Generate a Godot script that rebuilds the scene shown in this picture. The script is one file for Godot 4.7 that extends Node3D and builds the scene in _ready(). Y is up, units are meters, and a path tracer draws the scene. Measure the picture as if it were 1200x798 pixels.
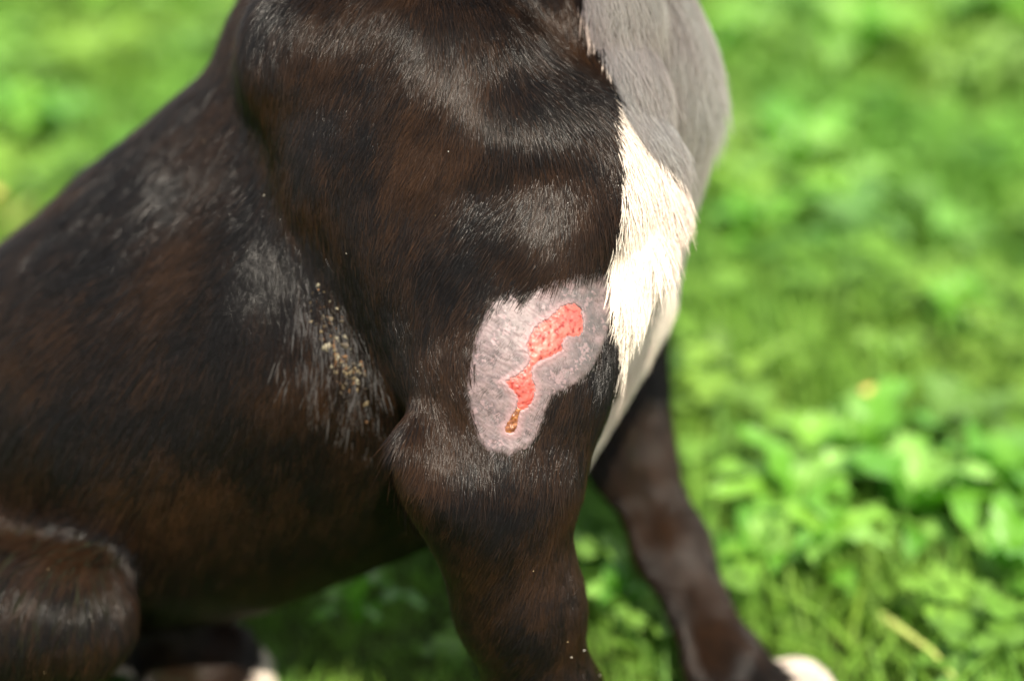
extends Node3D
# A dog sitting on a lawn in strong sun, seen close from its right side.

const FOCAL := 85.0
const SUN_TO := Vector3(0.13, 1.0, 0.62)      # towards the sun
const DOG_BASE := Vector3(-0.1, 0.0, -0.1)
# the dog's skeleton: limb group, joint, radius, joint, radius (metres)
const BONES := [
	0, -0.0587, 0.2221, -0.1376, 0.106, -0.1146, 0.191, -0.1369, 0.107,
	0, -0.1146, 0.191, -0.1369, 0.107, -0.172, 0.1611, -0.137, 0.103,
	0, -0.172, 0.1611, -0.137, 0.103, -0.2533, 0.1202, -0.148, 0.089,
	0, -0.2533, 0.1202, -0.148, 0.089, -0.345, 0.088, -0.16, 0.082,
	0, -0.0425, 0.2792, -0.1878, 0.085, -0.0587, 0.2221, -0.1376, 0.108,
	0, -0.0816, 0.3014, -0.1602, 0.064, -0.1245, 0.2283, -0.1642, 0.081,
	0, -0.0506, 0.3343, -0.1873, 0.067, 0, 0.4288, -0.1934, 0.06,
	0, -0.0506, 0.3325, -0.1863, 0.067, -0.0334, 0.2697, -0.1593, 0.08,
	0, 0.0214, 0.3128, -0.1668, 0.0675, 0.0185, 0.2478, -0.1293, 0.05,
	0, 0.0185, 0.2478, -0.1293, 0.05, -0.0165, 0.1979, -0.1005, 0.056,
	0, 0, 0.4288, -0.1934, 0.055, 0.0214, 0.3128, -0.1668, 0.0675,
	7, 0.0357, 0.4371, -0.1867, 0.032, 0.0435, 0.3769, -0.1265, 0.0185,
	7, 0.0435, 0.3769, -0.1265, 0.0185, 0.0471, 0.3457, -0.1015, 0.0185,
	7, 0.0471, 0.3457, -0.1015, 0.0185, 0.0544, 0.3233, -0.077, 0.0175,
	7, 0.0544, 0.3233, -0.077, 0.0175, 0.0572, 0.3085, -0.0639, 0.0155,
	7, 0.0572, 0.3085, -0.0639, 0.0155, 0.0531, 0.2915, -0.0472, 0.014,
	7, 0.0531, 0.2915, -0.0472, 0.014, 0.0461, 0.2775, -0.0333, 0.0105,
	7, 0.0461, 0.2775, -0.0333, 0.0105, 0.04, 0.253, -0.0191, 0.007,
	0, 0.004, 0.4288, -0.1934, 0.062, 0.098, 0.572, -0.1025, 0.056,
	0, 0.0982, 0.5838, -0.1001, 0.058, 0.1047, 0.5668, -0.0376, 0.048,
	0, 0.1296, 0.5562, -0.0885, 0.036, 0.129, 0.5374, -0.0359, 0.028,
	0, 0.1177, 0.5442, -0.0282, 0.026, 0.1242, 0.5272, 0.0344, 0.02,
	0, 0.13, 0.5923, -0.0452, 0.014, 0.126, 0.5863, -0.0255, 0.012,
	0, 0.1223, 0.5245, -0.0224, 0.016, 0.1288, 0.5116, 0.0204, 0.012,
	0, 0.0699, 0.5562, -0.0823, 0.036, 0.0812, 0.5374, -0.0309, 0.028,
	0, 0.0938, 0.5442, -0.0257, 0.026, 0.1003, 0.5272, 0.0368, 0.02,
	0, 0.0783, 0.5923, -0.0398, 0.014, 0.0862, 0.5863, -0.0214, 0.012,
	0, 0.0905, 0.5245, -0.0191, 0.016, 0.0929, 0.5116, 0.0241, 0.012,
	0, 0.1042, 0.5188, -0.0423, 0.018, 0.111, 0.5031, 0.0236, 0.01,
	5, 0.1433, 0.6096, -0.1015, 0.012, 0.1642, 0.626, -0.1238, 0.013,
	5, 0.1642, 0.626, -0.1238, 0.013, 0.1765, 0.6026, -0.1402, 0.006,
	5, 0.0538, 0.6096, -0.0922, 0.012, 0.0289, 0.626, -0.1099, 0.013,
	5, 0.0289, 0.626, -0.1099, 0.013, 0.0134, 0.6026, -0.1234, 0.006,
	1, -0.0796, 0.3567, -0.1148, 0.044, -0.0348, 0.3457, -0.1015, 0.047,
	1, -0.0348, 0.3457, -0.1015, 0.047, 0.0115, 0.327, -0.0826, 0.042,
	1, -0.0598, 0.3144, -0.0823, 0.047, -0.0102, 0.2498, -0.0208, 0.032,
	1, -0.0102, 0.2498, -0.0208, 0.032, -0.003, 0.2154, 0.006, 0.026,
	1, 0.0191, 0.318, -0.0705, 0.034, 0.0113, 0.2514, -0.0182, 0.0275,
	1, 0.0113, 0.2514, -0.0182, 0.0275, 0.0023, 0.2154, 0.006, 0.025,
	1, -0.0212, 0.3061, -0.0729, 0.048, -0.0038, 0.2592, -0.0273, 0.034,
	1, -0.0282, 0.354, -0.074, 0.018, 0, 0.3401, -0.0637, 0.018,
	1, 0, 0.3401, -0.0637, 0.018, 0.0378, 0.3217, -0.0588, 0.016,
	1, -0.0207, 0.2925, -0.0373, 0.016, 0.0112, 0.303, -0.0376, 0.016,
	1, 0.0112, 0.303, -0.0376, 0.016, 0.0376, 0.3125, -0.0477, 0.013,
	1, -0.0761, 0.3688, -0.0964, 0.016, -0.038, 0.379, -0.1012, 0.018,
	1, -0.038, 0.379, -0.1012, 0.018, -0.0152, 0.3708, -0.0917, 0.016,
	1, -0.043, 0.2321, 0.0148, 0.0062, -0.0328, 0.2166, 0.0169, 0.0095,
	1, -0.0328, 0.2166, 0.0169, 0.0095, -0.012, 0.1921, 0.0218, 0.018,
	1, -0.0068, 0.2024, 0.0136, 0.0252, 0.0031, 0.1531, 0.0223, 0.0232,
	1, 0.0031, 0.1531, 0.0223, 0.0232, 0.0148, 0.0995, 0.0279, 0.0205,
	1, 0.0148, 0.0995, 0.0279, 0.0205, 0.0239, 0.0505, 0.0296, 0.019,
	1, 0.0239, 0.0505, 0.0296, 0.0185, 0.034, 0.028, 0.0347, 0.0165,
	1, 0.0415, 0.022, 0.0211, 0.0105, 0.0575, 0.0205, 0.0183, 0.0097,
	1, 0.0575, 0.0205, 0.0183, 0.0097, 0.0698, 0.0105, 0.0194, 0.0085,
	1, 0.0391, 0.022, 0.0308, 0.0105, 0.0589, 0.0205, 0.0335, 0.0097,
	1, 0.0589, 0.0205, 0.0335, 0.0097, 0.0747, 0.0105, 0.0368, 0.0085,
	1, 0.0367, 0.022, 0.0405, 0.0105, 0.0554, 0.0205, 0.0474, 0.0097,
	1, 0.0554, 0.0205, 0.0474, 0.0097, 0.0709, 0.0105, 0.0519, 0.0085,
	1, 0.0343, 0.022, 0.0502, 0.0105, 0.0471, 0.0205, 0.0602, 0.0097,
	1, 0.0471, 0.0205, 0.0602, 0.0097, 0.0584, 0.0105, 0.0649, 0.0085,
	2, 0.0505, 0.1845, -0.2197, 0.036, 0.053, 0.1324, -0.1839, 0.026,
	2, 0.053, 0.1324, -0.1839, 0.026, 0.0613, 0.1117, -0.1662, 0.0205,
	2, 0.0613, 0.1117, -0.1662, 0.0205, 0.0827, 0.0777, -0.1292, 0.016,
	2, 0.0827, 0.0777, -0.1292, 0.016, 0.109, 0.0383, -0.0742, 0.0155,
	2, 0.109, 0.0383, -0.0742, 0.0185, 0.125, 0.028, -0.0667, 0.0165,
	2, 0.1307, 0.022, -0.0811, 0.0105, 0.1463, 0.0205, -0.0858, 0.0097,
	2, 0.1463, 0.0205, -0.0858, 0.0097, 0.1586, 0.0105, -0.0862, 0.0085,
	2, 0.1296, 0.022, -0.0712, 0.0105, 0.1495, 0.0205, -0.071, 0.0097,
	2, 0.1495, 0.0205, -0.071, 0.0097, 0.1656, 0.0105, -0.0697, 0.0085,
	2, 0.1284, 0.022, -0.0612, 0.0105, 0.1478, 0.0205, -0.0567, 0.0097,
	2, 0.1478, 0.0205, -0.0567, 0.0097, 0.1638, 0.0105, -0.0541, 0.0085,
	2, 0.1272, 0.022, -0.0513, 0.0105, 0.1411, 0.0205, -0.043, 0.0097,
	2, 0.1411, 0.0205, -0.043, 0.0097, 0.153, 0.0105, -0.0397, 0.0085,
	3, -0.335, 0.09, -0.11, 0.064, -0.2373, 0.1173, -0.0143, 0.031,
	3, -0.2373, 0.1173, -0.0143, 0.031, -0.2073, 0.1253, -0.0043, 0.027,
	3, -0.2073, 0.1253, -0.0043, 0.027, -0.345, 0.055, 0, 0.018,
	3, -0.345, 0.055, 0, 0.018, -0.27, 0.024, 0.004, 0.016,
	3, -0.27, 0.024, 0.004, 0.0185, -0.2389, 0.026, 0.0042, 0.0165,
	3, -0.2321, 0.022, -0.0097, 0.0105, -0.2162, 0.0205, -0.0132, 0.0097,
	3, -0.2162, 0.0205, -0.0132, 0.0097, -0.2039, 0.0105, -0.0127, 0.0085,
	3, -0.234, 0.022, 0.0001, 0.0105, -0.2142, 0.0205, 0.0018, 0.0097,
	3, -0.2142, 0.0205, 0.0018, 0.0097, -0.1982, 0.0105, 0.0044, 0.0085,
	3, -0.236, 0.022, 0.0099, 0.0105, -0.217, 0.0205, 0.0159, 0.0097,
	3, -0.217, 0.0205, 0.0159, 0.0097, -0.2012, 0.0105, 0.0197, 0.0085,
	3, -0.2379, 0.022, 0.0197, 0.0105, -0.2247, 0.0205, 0.0291, 0.0097,
	3, -0.2247, 0.0205, 0.0291, 0.0097, -0.2131, 0.0105, 0.0333, 0.0085,
	4, -0.3, 0.13, -0.21, 0.065, -0.2, 0.13, -0.24, 0.035,
	4, -0.2, 0.13, -0.24, 0.034, -0.29, 0.045, -0.175, 0.018,
	4, -0.29, 0.045, -0.175, 0.017, -0.217, 0.026, -0.13, 0.016,
	4, -0.217, 0.026, -0.13, 0.0185, -0.1758, 0.03, -0.1013, 0.0165,
	4, -0.1666, 0.022, -0.1153, 0.0115, -0.1503, 0.0205, -0.1171, 0.0107,
	4, -0.1503, 0.0205, -0.1171, 0.0107, -0.1382, 0.0105, -0.115, 0.0095,
	4, -0.1702, 0.022, -0.1051, 0.0115, -0.1507, 0.0205, -0.1008, 0.0107,
	4, -0.1507, 0.0205, -0.1008, 0.0107, -0.1352, 0.0105, -0.0961, 0.0095,
	4, -0.1738, 0.022, -0.0949, 0.0115, -0.1559, 0.0205, -0.0861, 0.0107,
	4, -0.1559, 0.0205, -0.0861, 0.0107, -0.1408, 0.0105, -0.0801, 0.0095,
	4, -0.1774, 0.022, -0.0847, 0.0115, -0.1657, 0.0205, -0.0731, 0.0107,
	4, -0.1657, 0.0205, -0.0731, 0.0107, -0.1549, 0.0105, -0.0672, 0.0095,
	6, -0.4, 0.06, -0.19, 0.02, -0.47, 0.025, -0.22, 0.014,
	6, -0.47, 0.025, -0.22, 0.014, -0.55, 0.016, -0.19, 0.008,
]
const GROUP_SOFT := [0.035, 0.024, 0.015, 0.022, 0.015, 0.012, 0.01, 0.012]      # how softly the bones of a group run together
const JOIN_SOFT := [0.01, 0.016, 0.012, 0.02, 0.02, 0.014, 0.02, 0.007]       # how softly a group runs into the trunk
# how the coat lies: a place on the skin and the way the hairs point there
const COAT_AT := [
	Vector3(-0.1052, 0.3808, -0.0873),
	Vector3(-0.1016, 0.354, -0.0739),
	Vector3(-0.0554, 0.3818, -0.0658),
	Vector3(-0.074, 0.3489, -0.0495),
	Vector3(-0.0441, 0.3522, -0.0424),
	Vector3(-0.022, 0.3747, -0.0548),
	Vector3(-0.0148, 0.388, -0.0701),
	Vector3(0.0074, 0.3781, -0.0745),
	Vector3(0.0221, 0.363, -0.0541),
	Vector3(0, 0.3658, -0.0479),
	Vector3(-0.0146, 0.3476, -0.0351),
	Vector3(0.0146, 0.3474, -0.0355),
	Vector3(0.0331, 0.339, -0.0361),
	Vector3(0.0368, 0.3229, -0.0272),
	Vector3(0.0219, 0.3222, -0.0207),
	Vector3(0, 0.3285, -0.0243),
	Vector3(-0.022, 0.3216, -0.0218),
	Vector3(-0.0478, 0.3197, -0.0255),
	Vector3(-0.0669, 0.3018, -0.0279),
	Vector3(-0.0743, 0.3183, -0.0363),
	Vector3(0.0073, 0.3076, -0.0092),
	Vector3(-0.0146, 0.2978, -0.0043),
	Vector3(-0.033, 0.2928, -0.0058),
	Vector3(-0.0557, 0.2825, -0.0167),
	Vector3(-0.033, 0.2668, 0.0079),
	Vector3(-0.0486, 0.2538, -0.0068),
	Vector3(-0.0146, 0.2464, 0.0236),
	Vector3(-0.0219, 0.2336, 0.0307),
	Vector3(0.0036, 0.2348, 0.0326),
	Vector3(0.0183, 0.2456, 0.0224),
	Vector3(0.0293, 0.2605, 0.0117),
	Vector3(0.0409, 0.2758, -0.0134),
	Vector3(0.037, 0.2974, -0.0204),
	Vector3(0.0504, 0.2965, -0.0299),
	Vector3(0.048, 0.3272, -0.035),
	Vector3(0.0599, 0.3114, -0.0417),
	Vector3(0.06, 0.3332, -0.0566),
	Vector3(0.0657, 0.3161, -0.049),
	Vector3(0.055, 0.3602, -0.0877),
	Vector3(0.0706, 0.356, -0.1263),
	Vector3(0.0878, 0.3312, -0.134),
	Vector3(0.0842, 0.3045, -0.1251),
	Vector3(0.06, 0.2839, -0.0296),
	Vector3(0.0449, 0.2567, -0.0091),
	Vector3(-0.1556, 0.2986, -0.0993),
	Vector3(-0.2122, 0.2709, -0.1293),
	Vector3(-0.1355, 0.2945, -0.0746),
	Vector3(-0.1898, 0.2701, -0.0874),
	Vector3(-0.2132, 0.2435, -0.0703),
	Vector3(-0.2355, 0.2491, -0.1097),
	Vector3(-0.1745, 0.2298, -0.0394),
	Vector3(-0.1027, 0.277, -0.0421),
	Vector3(-0.1148, 0.2375, -0.0266),
	Vector3(-0.1549, 0.2708, -0.0615),
	Vector3(-0.1806, 0.2901, -0.1181),
	Vector3(-0.1429, 0.3195, -0.1212),
	Vector3(-0.0795, 0.2696, -0.032),
	Vector3(-0.0759, 0.2515, -0.0253),
	Vector3(-0.1256, 0.1718, -0.0215),
	Vector3(-0.0701, 0.1908, -0.0213),
	Vector3(-0.2217, 0.1873, -0.0409),
	Vector3(-0.0367, 0.2258, 0.0322),
	Vector3(-0.022, 0.2069, 0.0434),
	Vector3(0, 0.212, 0.0444),
	Vector3(0.0147, 0.2123, 0.0384),
	Vector3(0, 0.1743, 0.0481),
	Vector3(0.0225, 0.1682, 0.0398),
	Vector3(0.0075, 0.144, 0.0509),
	Vector3(-0.0112, 0.1601, 0.0476),
	Vector3(0.0615, 0.1286, -0.148),
	Vector3(0.0832, 0.1002, -0.1274),
	Vector3(0.0913, 0.0825, -0.1072),
	Vector3(0.1073, 0.062, -0.077),
	Vector3(-0.2126, 0.1566, -0.016),
	Vector3(-0.2074, 0.1454, 0.0214),
	Vector3(-0.1825, 0.1385, 0.0121),
]
const COAT_WAY := [
	Vector3(-0.272, -0.843, 0.465),
	Vector3(-0.056, -0.984, 0.172),
	Vector3(-0.45, -0.768, 0.456),
	Vector3(-0.338, -0.856, 0.391),
	Vector3(-0.463, -0.822, 0.332),
	Vector3(-0.314, -0.697, 0.645),
	Vector3(0.189, -0.655, 0.731),
	Vector3(0.564, -0.69, 0.455),
	Vector3(0.72, -0.53, 0.448),
	Vector3(0.339, -0.612, 0.714),
	Vector3(-0.273, -0.883, 0.382),
	Vector3(0.311, -0.873, 0.376),
	Vector3(0.319, -0.842, 0.435),
	Vector3(0.073, -0.896, 0.439),
	Vector3(-0.203, -0.759, 0.619),
	Vector3(-0.556, -0.673, 0.488),
	Vector3(-0.581, -0.681, 0.446),
	Vector3(-0.306, -0.873, 0.38),
	Vector3(0.164, -0.944, 0.285),
	Vector3(0.035, -0.96, 0.279),
	Vector3(-0.58, -0.732, 0.359),
	Vector3(-0.487, -0.748, 0.451),
	Vector3(-0.243, -0.898, 0.366),
	Vector3(0.293, -0.894, 0.339),
	Vector3(0.204, -0.887, 0.413),
	Vector3(0.343, -0.826, 0.447),
	Vector3(0.18, -0.893, 0.414),
	Vector3(0.066, -0.734, 0.676),
	Vector3(-0.132, -0.796, 0.59),
	Vector3(-0.294, -0.876, 0.383),
	Vector3(-0.22, -0.86, 0.46),
	Vector3(0.069, -0.787, 0.613),
	Vector3(-0.31, -0.833, 0.458),
	Vector3(-0.157, -0.88, 0.448),
	Vector3(-0.047, -0.862, 0.504),
	Vector3(0.025, -0.908, 0.418),
	Vector3(0.288, -0.806, 0.517),
	Vector3(0.212, -0.922, 0.323),
	Vector3(0.138, -0.731, 0.668),
	Vector3(0.135, -0.838, 0.528),
	Vector3(-0.031, -0.845, 0.533),
	Vector3(-0.287, -0.841, 0.46),
	Vector3(-0.305, -0.831, 0.465),
	Vector3(-0.162, -0.772, 0.615),
	Vector3(-0.498, -0.648, 0.576),
	Vector3(-0.753, -0.615, 0.233),
	Vector3(-0.744, -0.628, 0.229),
	Vector3(-0.789, -0.581, 0.199),
	Vector3(-0.715, -0.672, 0.194),
	Vector3(-0.719, -0.662, 0.213),
	Vector3(-0.531, -0.806, 0.262),
	Vector3(0.032, -0.829, 0.559),
	Vector3(-0.289, -0.93, 0.227),
	Vector3(-0.737, -0.646, 0.2),
	Vector3(-0.766, -0.604, 0.222),
	Vector3(-0.684, -0.681, 0.263),
	Vector3(0.058, -0.942, 0.331),
	Vector3(-0.135, -0.95, 0.281),
	Vector3(-0.368, -0.927, -0.074),
	Vector3(-0.317, -0.941, -0.119),
	Vector3(-0.357, -0.932, 0.066),
	Vector3(-0.305, -0.901, 0.308),
	Vector3(-0.334, -0.943, -0.015),
	Vector3(-0.446, -0.848, 0.285),
	Vector3(-0.236, -0.919, 0.315),
	Vector3(-0.437, -0.881, 0.182),
	Vector3(-0.014, -0.896, 0.445),
	Vector3(-0.45, -0.892, -0.042),
	Vector3(-0.319, -0.943, -0.094),
	Vector3(0.1, -0.856, 0.507),
	Vector3(0.468, -0.506, 0.725),
	Vector3(0.337, -0.701, 0.629),
	Vector3(0.462, -0.287, 0.839),
	Vector3(-0.568, 0.142, 0.811),
	Vector3(-0.287, -0.752, 0.593),
	Vector3(0.115, -0.854, 0.508),
]
# where the white of the chest begins: height, forward position
const WHITE_EDGE := [0.47, 0.06, 0.3857, 0.0328, 0.3718, 0.0404, 0.361, 0.044, 0.3522, 0.0443, 0.3426, 0.0447, 0.331, 0.0457, 0.3177, 0.045, 0.302, 0.0435, 0.2876, 0.0432, 0.2713, 0.0432, 0.2617, 0.04, 0.2499, 0.0355, 0.2, 0.0355]
# clipped skin over the shoulder: centre, axes, outlines in millimetres
const PATCH_C := Vector3(0.01164, 0.27292, 0.01464)
const PATCH_U := Vector3(0.99124, -0.05502, -0.12007)
const PATCH_V := Vector3(0, 0.90909, -0.41659)
const PATCH_OUT := [-12.95, 26.91, -9.97, 29.42, -7.28, 22.59, -3.45, 26.13, 2.58, 32.59, 12.44, 36.79, 23.7, 37.82, 32.55, 35, 35.32, 27.1, 33.62, 16.01, 29.89, 7.32, 23.92, -2.32, 16.95, -8.8, 8.73, -11.66, 4.2, -15.18, 1.71, -22.55, -0.42, -29.58, -5.64, -35.68, -13.74, -38.85, -20.84, -37.17, -25.65, -31.56, -27.42, -24.22, -28.59, -16.76, -30.75, -10.15, -28.68, -0.14, -25.71, 9.68, -22.57, 19, -18.78, 25.47]
const WOUND_OUT := [12.78, 24.17, 16.28, 24.48, 18.76, 23, 20.2, 19.77, 20.37, 16.18, 19.92, 12.17, 17.45, 9.62, 14.95, 10.03, 12.99, 10.48, 10.77, 9.05, 10.12, 7.01, 10.65, 5, 7.91, 3.76, 4.53, 2.06, 1.21, 0.79, -1.79, -1.14, -3.28, -2.94, -3.28, -5.5, -2.35, -8.09, -1.77, -10.31, -1.91, -14.76, -3.53, -17.7, -5.62, -19.72, -8.44, -20.81, -10.45, -20.24, -10.13, -17.44, -9.44, -15.12, -10.91, -12.8, -13.01, -10.49, -14.82, -8.01, -12.58, -6.07, -10.05, -5.07, -8.05, -3.8, -6.03, -1.81, -4.54, 0.45, -4.66, 4.52, -5.52, 7.23, -4.12, 10.8, -1.93, 14.33, 0.33, 16.51, 4.7, 18.63, 7.52, 20.77, 9.79, 23.11]
const SCAB_OUT := [-9.93, -18.84, -7.74, -19.13, -8.57, -23.98, -9.26, -27.24, -9.97, -30.02, -12.33, -30.66, -14.31, -29.84, -14.68, -27.9, -13.09, -24.91, -11.69, -22.1]
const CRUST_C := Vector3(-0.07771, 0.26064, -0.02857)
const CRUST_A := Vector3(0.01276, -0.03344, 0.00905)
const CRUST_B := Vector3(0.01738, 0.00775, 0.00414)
const CLAWS := [0.0698, 0.0105, 0.0194, 0.9701, 0, 0.2425, 0.0747, 0.0105, 0.0368, 0.9701, 0, 0.2425, 0.0709, 0.0105, 0.0519, 0.9701, 0, 0.2425, 0.0584, 0.0105, 0.0649, 0.9701, 0, 0.2425, 0.1586, 0.0105, -0.0862, 0.9929, 0, 0.1191, 0.1656, 0.0105, -0.0697, 0.9929, 0, 0.1191, 0.1638, 0.0105, -0.0541, 0.9929, 0, 0.1191, 0.153, 0.0105, -0.0397, 0.9929, 0, 0.1191, -0.2039, 0.0105, -0.0127, 0.9806, 0, 0.1961, -0.1982, 0.0105, 0.0044, 0.9806, 0, 0.1961, -0.2012, 0.0105, 0.0197, 0.9806, 0, 0.1961, -0.2131, 0.0105, 0.0333, 0.9806, 0, 0.1961, -0.1382, 0.0105, -0.115, 0.9439, 0, 0.3304, -0.1352, 0.0105, -0.0961, 0.9439, 0, 0.3304, -0.1408, 0.0105, -0.0801, 0.9439, 0, 0.3304, -0.1549, 0.0105, -0.0672, 0.9439, 0, 0.3304]
const HEAD_C := Vector3(0.1, 0.568, -0.083)
const HEAD_F := Vector3(0.1005, -0.2009, 0.9744)
const HEAD_S := Vector3(-0.9947, 0, 0.1025)
const HEAD_U := Vector3(0.0206, 0.9796, 0.1999)

var rng := RandomNumberGenerator.new()
var noise := FastNoiseLite.new()
var fine := FastNoiseLite.new()
var cells := FastNoiseLite.new()
var prim_g := PackedInt32Array()
var prim_a := PackedVector3Array()
var prim_d := PackedVector3Array()
var prim_l := PackedFloat32Array()
var prim_r := PackedFloat32Array()
var prim_s := PackedFloat32Array()
var all_prims := PackedInt32Array()
var gd := PackedFloat32Array()
var patch_poly: PackedVector2Array
var wound_poly: PackedVector2Array
var scab_poly: PackedVector2Array

func _ready() -> void:
	# ---------- camera, sky, sun, exposure
	var cam := Camera3D.new()
	cam.name = "camera"
	cam.position = Vector3(0, 0.795, 0.9)
	cam.rotation_degrees = Vector3(-30, 0, 0)
	cam.near = 0.05
	cam.far = 900.0
	var att := CameraAttributesPhysical.new()
	att.frustum_focal_length = FOCAL
	att.frustum_focus_distance = 1.034
	att.frustum_near = 0.05
	att.frustum_far = 900.0
	att.exposure_aperture = 2.6
	cam.attributes = att
	add_child(cam)
	cam.fov = rad_to_deg(2.0 * atan(12.0 / FOCAL))
	var we := WorldEnvironment.new()
	we.name = "world_environment"
	var env := Environment.new()
	env.background_mode = Environment.BG_SKY
	var sky := Sky.new()
	var sm := ProceduralSkyMaterial.new()
	sm.sky_top_color = Color(0.66, 0.68, 0.71)
	sm.sky_horizon_color = Color(0.90, 0.88, 0.83)
	sm.sky_curve = 0.15
	sm.ground_bottom_color = Color(0.16, 0.24, 0.08)
	sm.ground_horizon_color = Color(0.40, 0.48, 0.30)
	sm.sun_angle_max = 20.0
	sky.sky_material = sm
	env.sky = sky
	env.background_energy_multiplier = 1.45
	env.tonemap_mode = Environment.TONE_MAPPER_LINEAR
	env.tonemap_exposure = 2.45
	env.sdfgi_enabled = true
	env.ssao_enabled = true
	env.ssil_enabled = true
	we.environment = env
	add_child(we)
	var sun := DirectionalLight3D.new()
	sun.name = "sun"
	sun.light_energy = 1.5
	sun.light_color = Color(1.0, 0.955, 0.88)
	sun.light_angular_distance = 0.5
	sun.shadow_enabled = true
	add_child(sun)
	sun.look_at_from_position(SUN_TO.normalized() * 20.0, Vector3.ZERO, Vector3.FORWARD)

	rng.seed = 4711
	noise.seed = 3; noise.frequency = 1.0; noise.noise_type = FastNoiseLite.TYPE_SIMPLEX_SMOOTH; noise.fractal_octaves = 3
	fine.seed = 8; fine.frequency = 1.0; fine.noise_type = FastNoiseLite.TYPE_SIMPLEX_SMOOTH; fine.fractal_octaves = 2
	cells.seed = 5; cells.frequency = 1.0; cells.noise_type = FastNoiseLite.TYPE_CELLULAR
	cells.cellular_return_type = FastNoiseLite.RETURN_DISTANCE
	cells.fractal_type = FastNoiseLite.FRACTAL_NONE
	read_bones()
	patch_poly = poly(PATCH_OUT); wound_poly = poly(WOUND_OUT); scab_poly = poly(SCAB_OUT)

	build_ground()
	build_lawn()
	build_weeds()
	build_litter()
	build_dog()

# ---------------------------------------------------------------- helpers
func tag(o: Node, label: String, category := "", group := "", kind := "") -> void:
	if label: o.set_meta("label", label)
	if category: o.set_meta("category", category)
	if group: o.set_meta("group", group)
	if kind: o.set_meta("kind", kind)

func mesh_node(called: String, m: Mesh, mat: Material, parent: Node, at := Vector3.ZERO) -> MeshInstance3D:
	var o := MeshInstance3D.new()
	o.name = called
	o.mesh = m
	o.material_override = mat
	o.position = at
	parent.add_child(o, true)
	return o

func copies(called: String, m: Mesh, mat: Material, where: Array, tint: Array, parent: Node) -> MultiMeshInstance3D:
	var mm := MultiMesh.new()
	mm.transform_format = MultiMesh.TRANSFORM_3D
	mm.use_colors = true
	mm.mesh = m
	mm.instance_count = where.size()
	for i in where.size():
		mm.set_instance_transform(i, where[i])
		mm.set_instance_color(i, tint[i])
	var o := MultiMeshInstance3D.new()
	o.name = called
	o.multimesh = mm
	o.material_override = mat
	parent.add_child(o, true)
	o.set_meta("kind", "stuff")
	return o

func array_mesh(v: PackedVector3Array, n: PackedVector3Array, c: PackedColorArray, idx: PackedInt32Array) -> ArrayMesh:
	for i in range(0, idx.size(), 3):      # front faces run clockwise
		if (v[idx[i + 1]] - v[idx[i]]).cross(v[idx[i + 2]] - v[idx[i]]).dot(n[idx[i]]) > 0.0:
			var swap := idx[i + 1]
			idx[i + 1] = idx[i + 2]
			idx[i + 2] = swap
	var a := []
	a.resize(Mesh.ARRAY_MAX)
	a[Mesh.ARRAY_VERTEX] = v
	a[Mesh.ARRAY_NORMAL] = n
	if c.size(): a[Mesh.ARRAY_COLOR] = c
	a[Mesh.ARRAY_INDEX] = idx
	var m := ArrayMesh.new()
	m.add_surface_from_arrays(Mesh.PRIMITIVE_TRIANGLES, a)
	return m

func mat_of(rough: float, spec := 0.5, vertex := true) -> StandardMaterial3D:
	var m := StandardMaterial3D.new()
	m.roughness = rough
	m.metallic_specular = spec
	m.vertex_color_use_as_albedo = vertex
	m.cull_mode = BaseMaterial3D.CULL_DISABLED
	return m

func poly(flat: Array) -> PackedVector2Array:
	var p := PackedVector2Array()
	for i in range(0, flat.size(), 2):
		p.append(Vector2(flat[i], flat[i + 1]) * 0.001)
	return p

func poly_dist(p: Vector2, q: PackedVector2Array) -> float:   # below 0 inside
	var best := 1e9
	var inside := false
	var n := q.size()
	var j := n - 1
	for i in n:
		var a := q[j]
		var b := q[i]
		var ab := b - a
		var t := clampf((p - a).dot(ab) / ab.length_squared(), 0.0, 1.0)
		best = minf(best, (a + ab * t - p).length_squared())
		if (a.y > p.y) != (b.y > p.y) and p.x < (b.x - a.x) * (p.y - a.y) / (b.y - a.y) + a.x:
			inside = not inside
		j = i
	return -sqrt(best) if inside else sqrt(best)

func mixc(a: Color, b: Color, t: float) -> Color:
	return a.lerp(b, clampf(t, 0.0, 1.0))

# ---------------------------------------------------------------- lawn
func build_ground() -> void:
	var m := mat_of(0.95, 0.2, false)
	var nt := NoiseTexture2D.new()
	nt.width = 512; nt.height = 512; nt.seamless = true
	var fn := FastNoiseLite.new()
	fn.seed = 21; fn.frequency = 0.02; fn.fractal_octaves = 5
	nt.noise = fn
	var ramp := Gradient.new()
	ramp.set_color(0, Color(0.10, 0.15, 0.05)); ramp.set_color(1, Color(0.28, 0.42, 0.13))
	ramp.add_point(0.55, Color(0.18, 0.22, 0.09))
	nt.color_ramp = ramp
	m.albedo_texture = nt
	m.uv1_triplanar = true; m.uv1_world_triplanar = true
	m.uv1_scale = Vector3(1.7, 1.7, 1.7)
	var pm := PlaneMesh.new()
	pm.size = Vector2(1200, 1200)
	var g := mesh_node("ground", pm, m, self)
	tag(g, "mossy earth under the lawn, reaching out of sight", "", "", "structure")

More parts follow.
